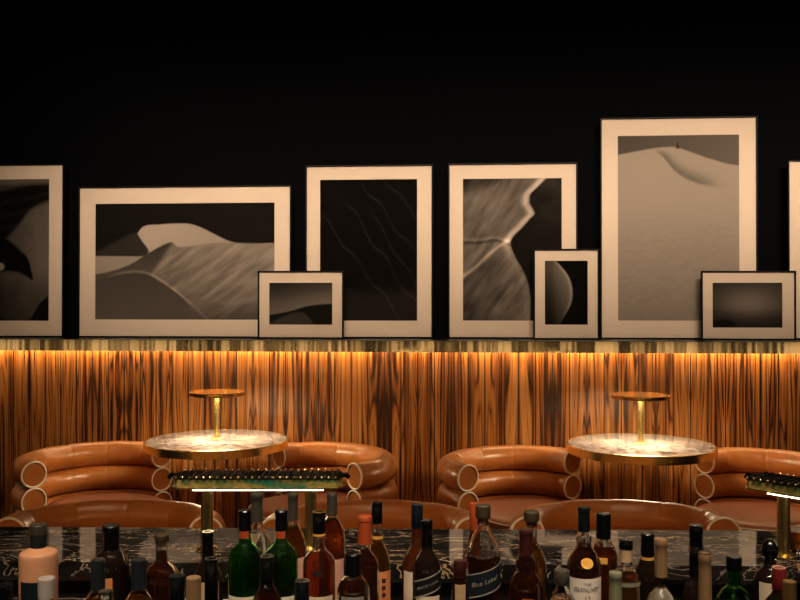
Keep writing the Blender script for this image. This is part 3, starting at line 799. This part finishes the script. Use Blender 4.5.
B('whisky_bottle', 'amber bottle sealed with rust red wax, middle of the row', 365, 2, (14.5, 516, 543), [(541, 10), (548, 10.5), (552, 14), (557, 22), (562, 27), (570, 28), (585, 28)], 'clear_glass', 'rust_cap', 'dark_liquid', 549, style='capsule')
def ex21(root, R, Z, s, rad):
    band(root, R, Z, 535, 538, 'gold_ink', 'neck_ring', 5.8*s)
    l_ = wrap('label', M['orange_label'], root, R, .03, Z(568), -10, 70)
    for y in (575, 582, 589): wrap('printed_mark', M['black_ink'], l_, R+.0007, Z(y+4), Z(y), 20, 36, n=4)
B('whisky_bottle', 'bottle with tall black cap and orange label behind rust wax bottle', 377, 1, (11, 502, 523), [(521, 9.5), (526, 10), (536, 10.5), (542, 12), (550, 20), (558, 26), (566, 27.5), (585, 28)], 'clear_glass', 'black_cap', 'amber_liquid', 533, extra=ex21)
B('whisky_bottle', 'square-shouldered dark bottle with cream label edge, behind slanted black label', 417, 1, (12, 504, 527), [(525, 10), (530, 10.5), (540, 11.5), (546, 15), (553, 23), (560, 28), (568, 30), (585, 30)], 'brown_glass', 'navy_cap', extra=patch(568, 620, 'cream_label', 62))
def exbl(root, R, Z, s, rad):
    o = wrap('label', M['cream_label'], root, R, .03, Z(592), -52, 52)
    o = wrap('slanted_label', M['black_label'], root, R+.0006, Z(589), Z(573), -62, 62, .36)
    lettering('BLACK LABEL', .0072, R+.0014, Z(581), M['silver_ink'], o, .36)
    wrap('silver_line', M['silver_ink'], root, R+.0007, Z(574), Z(572.6), -62, 62, .36)
    wrap('silver_line', M['silver_ink'], root, R+.0007, Z(590), Z(588.6), -62, 62, .36)
B('whisky_bottle', 'black bottle with black capsule and slanted black label band', 427, 2, (11.5, 520, 546), [(544, 10), (548, 11), (553, 16), (559, 23), (566, 27), (573, 28.5), (590, 29)], 'dark_glass', 'black_cap', style='capsule', extra=exbl)
def ex24(root, R, Z, s, rad):
    wrap('label', M['tan_label'], root, R, .04, Z(582), -34, 34)
    wrap('neck_ring', M['wine_cap'], root, 6.4*s, Z(577), Z(575), -180, 180)
B('liqueur_bottle', 'slim small bottle with dark wine cap and narrow tan label', 460, 3, (13, 560, 575), [(573, 11), (577, 12), (581, 14.5), (586, 17), (595, 18), (610, 18)], 'dark_glass', 'wine_cap', extra=ex24)
def exblue(root, R, Z, s, rad):
    o = wrap('slanted_label', M['navy_label'], root, R+.0006, Z(588), Z(566), -70, 70, .32)
    lettering('Blue Label', .0125, R+.0014, Z(577), M['silver_ink'], o, .32)
    wrap('silver_line', M['silver_ink'], root, R+.0007, Z(567), Z(565.8), -70, 70, .32)
    wrap('silver_line', M['silver_ink'], root, R+.0007, Z(589.5), Z(588), -70, 70, .32)
B('whisky_bottle', 'clear sloping-shouldered bottle with olive stopper and slanted navy label', 483, 2, (15.5, 505, 524), [(520, 10.5), (525, 12), (531, 17), (538, 23), (545, 29), (551, 33), (556, 34.5), (580, 35)], 'clear_glass', 'cork_wood', 'dark_liquid', 554, style='stop', extra=exblue)
B('bottle', 'bottle with rust orange cap peeking out behind the navy-labelled clear bottle', 474, 1, (9.5, 503, 530), [(528, 8), (533, 9), (545, 12), (555, 22), (566, 25)], 'brown_glass', 'rust_cap')
B('whisky_bottle', 'amber bottle with olive cork stopper behind dark red capsule bottle', 531.5, 1, (15.5, 511, 526), [(522, 10.5), (530, 11), (541, 11.5), (546, 15), (552, 23), (560, 29), (570, 31), (585, 31)], 'clear_glass', 'cork_wood', 'amber_liquid', 536, style='stop')
def ex28(root, R, Z, s, rad):
    wrap('emblem', M['gold_ink'], root, R+.0003, Z(598), Z(594), -18, 18)
B('cognac_bottle', 'dark red capsuled bottle with bulging clear neck, centre right', 526, 2, (14, 529, 554), [(552, 12), (555, 15), (560, 20), (565, 20.5), (569, 17), (572, 20), (578, 28), (586, 33), (598, 34)], 'clear_glass', 'wine_cap', 'dark_liquid', 556, style='capsule', extra=ex28)
def ex29(root, R, Z, s, rad):
    o = wrap('label', M['white_label'], root, R, .03, Z(574), -66, 66)
    lettering('THE', .0075, R+.0007, Z(579.5), M['black_ink'], o)
    lettering('GLENLIVET', .0125, R+.0007, Z(585), M['black_ink'], o, 0, 0, .82)
    lettering('12', .013, R+.0007, Z(593.5), M['black_ink'], o)
    r2 = rad(Z(559))+.002; m = MB()
    pts = []
    for i in range(28):
        a = 2*PI*i/28; x = 6.2*s*math.cos(a); y = 559-4.7*math.sin(a)
        r3 = rad(Z(y)); q = x/r3; pts.append((r3*math.sin(q), -r3*math.cos(q), Z(y)))
    vs = [(p[0], p[1]-.0006, p[2]) for p in pts]+[(p[0], p[1]-.003, p[2]) for p in pts]
    fs = [tuple(reversed(range(28))), tuple(28+i for i in range(28))]+[(i, (i+1) % 28, 28+(i+1) % 28, 28+i) for i in range(28)]
    mesh_obj('medallion', vs, fs, M['gold_ink'], root)
B('whisky_bottle', 'bottle with round gold medallion above a white label numbered 12', 584, 2, (12.5, 507, 531), [(528, 10.5), (532, 12), (537, 15), (543, 14.5), (548, 17), (554, 26), (561, 32), (568, 33.5), (585, 33.5)], 'clear_glass', 'teal_cap', 'dark_liquid', 541, extra=ex29, style='capsule')
def ex30(root, R, Z, s, rad):
    wrap('seal', M['gold_ink'], root, rad(Z(557))+.0012, Z(560), Z(554), -30, 5)
B('whisky_bottle', 'amber bottle with square black cap right behind the medallion bottle', 603.5, 1, (14.5, 513, 538), [(536, 11.5), (540, 14), (544, 19), (550, 25), (558, 28), (580, 28)], 'clear_glass', 'black_cap', 'red_liquid', 545, extra=ex30)
def ex31(root, R, Z, s, rad):
    band(root, R, Z, 549, 561, 'tan_label', 'neck_label', 5.9*s)
    wrap('label', M['green_label'], root, R, Z(583), Z(579), -60, 60)
B('whisky_bottle', 'amber round bottle with short black cap and tan neck label', 626, 2, (13.5, 539, 548.5), [(547, 11), (561, 11.5), (566, 14), (571, 21), (577, 26), (585, 28), (600, 28)], 'clear_glass', 'black_cap', 'amber_liquid', 569, extra=ex31)
B('bottle', 'front bottle with pale green tall capsule before the short black cap', 615.5, 3, (13, 572, 606), [(602, 11), (608, 12), (618, 26), (628, 30)], 'dark_glass', 'green_label', style='capsule')
def ex33(root, R, Z, s, rad):
    band(root, R, Z, 556, 559, 'gold_ink', 'neck_ring', 6.2*s)
B('whisky_bottle', 'dark bottle with stepped black stopper left of the wrapped neck', 647.5, 1, (13.5, 533, 555), [(553, 11), (558, 12), (563, 18), (570, 25), (578, 28), (595, 28)], 'dark_glass', 'black_cap', style='capsule', extra=ex33)
B('liqueur_bottle', 'pale round bottle with long grey-tan wrapped neck', 661, 2, (12.5, 539, 576), [(574, 9.5), (579, 9.5), (587, 10), (590, 15), (595, 24), (602, 30), (612, 31)], 'clear_glass', 'tan_cap', 'pale_liquid', 589, style='capsule')
B('bottle', 'front clear bottle with grey cap left of the white label numbered 12', 562, 3, (15, 570, 584), [(582, 12), (588, 13), (596, 22), (604, 29), (615, 31)], 'clear_glass', 'grey_cap', 'amber_liquid', 596)
def ex36(root, R, Z, s, rad):
    band(root, R, Z, 545, 552, 'silver', 'neck_band', 6.9*s)
B('wine_bottle', 'tall dark bottle with silver band on its black neck', 696, 1, (13.5, 525, 575), [(572, 12), (578, 13), (586, 20), (594, 27), (605, 30)], 'dark_glass', 'black_cap', style='capsule', extra=ex36)
B('bottle', 'front bottle with tan paper-wrapped neck and brown top', 705, 3, (13, 553, 600), [(596, 11), (602, 12), (612, 24), (622, 29)], 'clear_glass', 'tan_cap', 'amber_liquid', 606, style='capsule', rim='cork_wood')
B('liqueur_bottle', 'short green bottle with black cap and rounded shoulders', 734, 2, (15, 556, 570), [(568, 11.5), (576, 12), (585, 13), (588, 18), (592, 27), (598, 34), (610, 36)], 'green_glass', 'black_cap', 'green_liquid', 588)
def ex39(root, R, Z, s, rad):
    o = wrap('label', M['cream_label'], root, R, .03, Z(579), -60, 60)
    lettering('T', .020, R+.0007, Z(587), M['red_ink'], o, 0, -12)
B('whisky_bottle', 'dark bottle with black ball stopper and cream label with red T', 770, 2, (16.5, 539, 562), [(559, 12), (566, 13), (570, 20), (574, 27), (579, 31), (595, 32)], 'dark_glass', 'black_cap', style='ball', extra=ex39)
B('bottle', 'bottle with dark red cap before the ball-stoppered bottle', 779, 3, (13.5, 568, 589), [(586, 12), (592, 13), (602, 26), (612, 30)], 'dark_glass', 'red_cap', rim='pink_label')
B('bottle', 'bottle with gold screw cap in the bottom right corner', 789.5, 4, (13.5, 581, 603), [(600, 11), (606, 12), (616, 25), (628, 29)], 'clear_glass', 'gold_cap', 'amber_liquid', 610, ribs=True)

# cut crystal tumbler by the right lamp
tum = thing('crystal_tumbler', 'cut crystal tumbler of amber drink beside the right bar lamp', 'glass', (.945, 2.13, .9003))
prof = [(.030, 0), (.033, .002), (.037, .03), (.040, .082), (.0375, .082), (.034, .03), (.030, .012), (.010, .010)]
MB().lathe(prof, 24, rib=.05).build('glass', M['clear_glass'], tum)
MB().lathe([(.028, .0135), (.0325, .03), (.0345, .052), (.012, .052)], 24).build('drink', M['amber_liquid'], tum, True, 40)
bpy.context.view_layer.update()
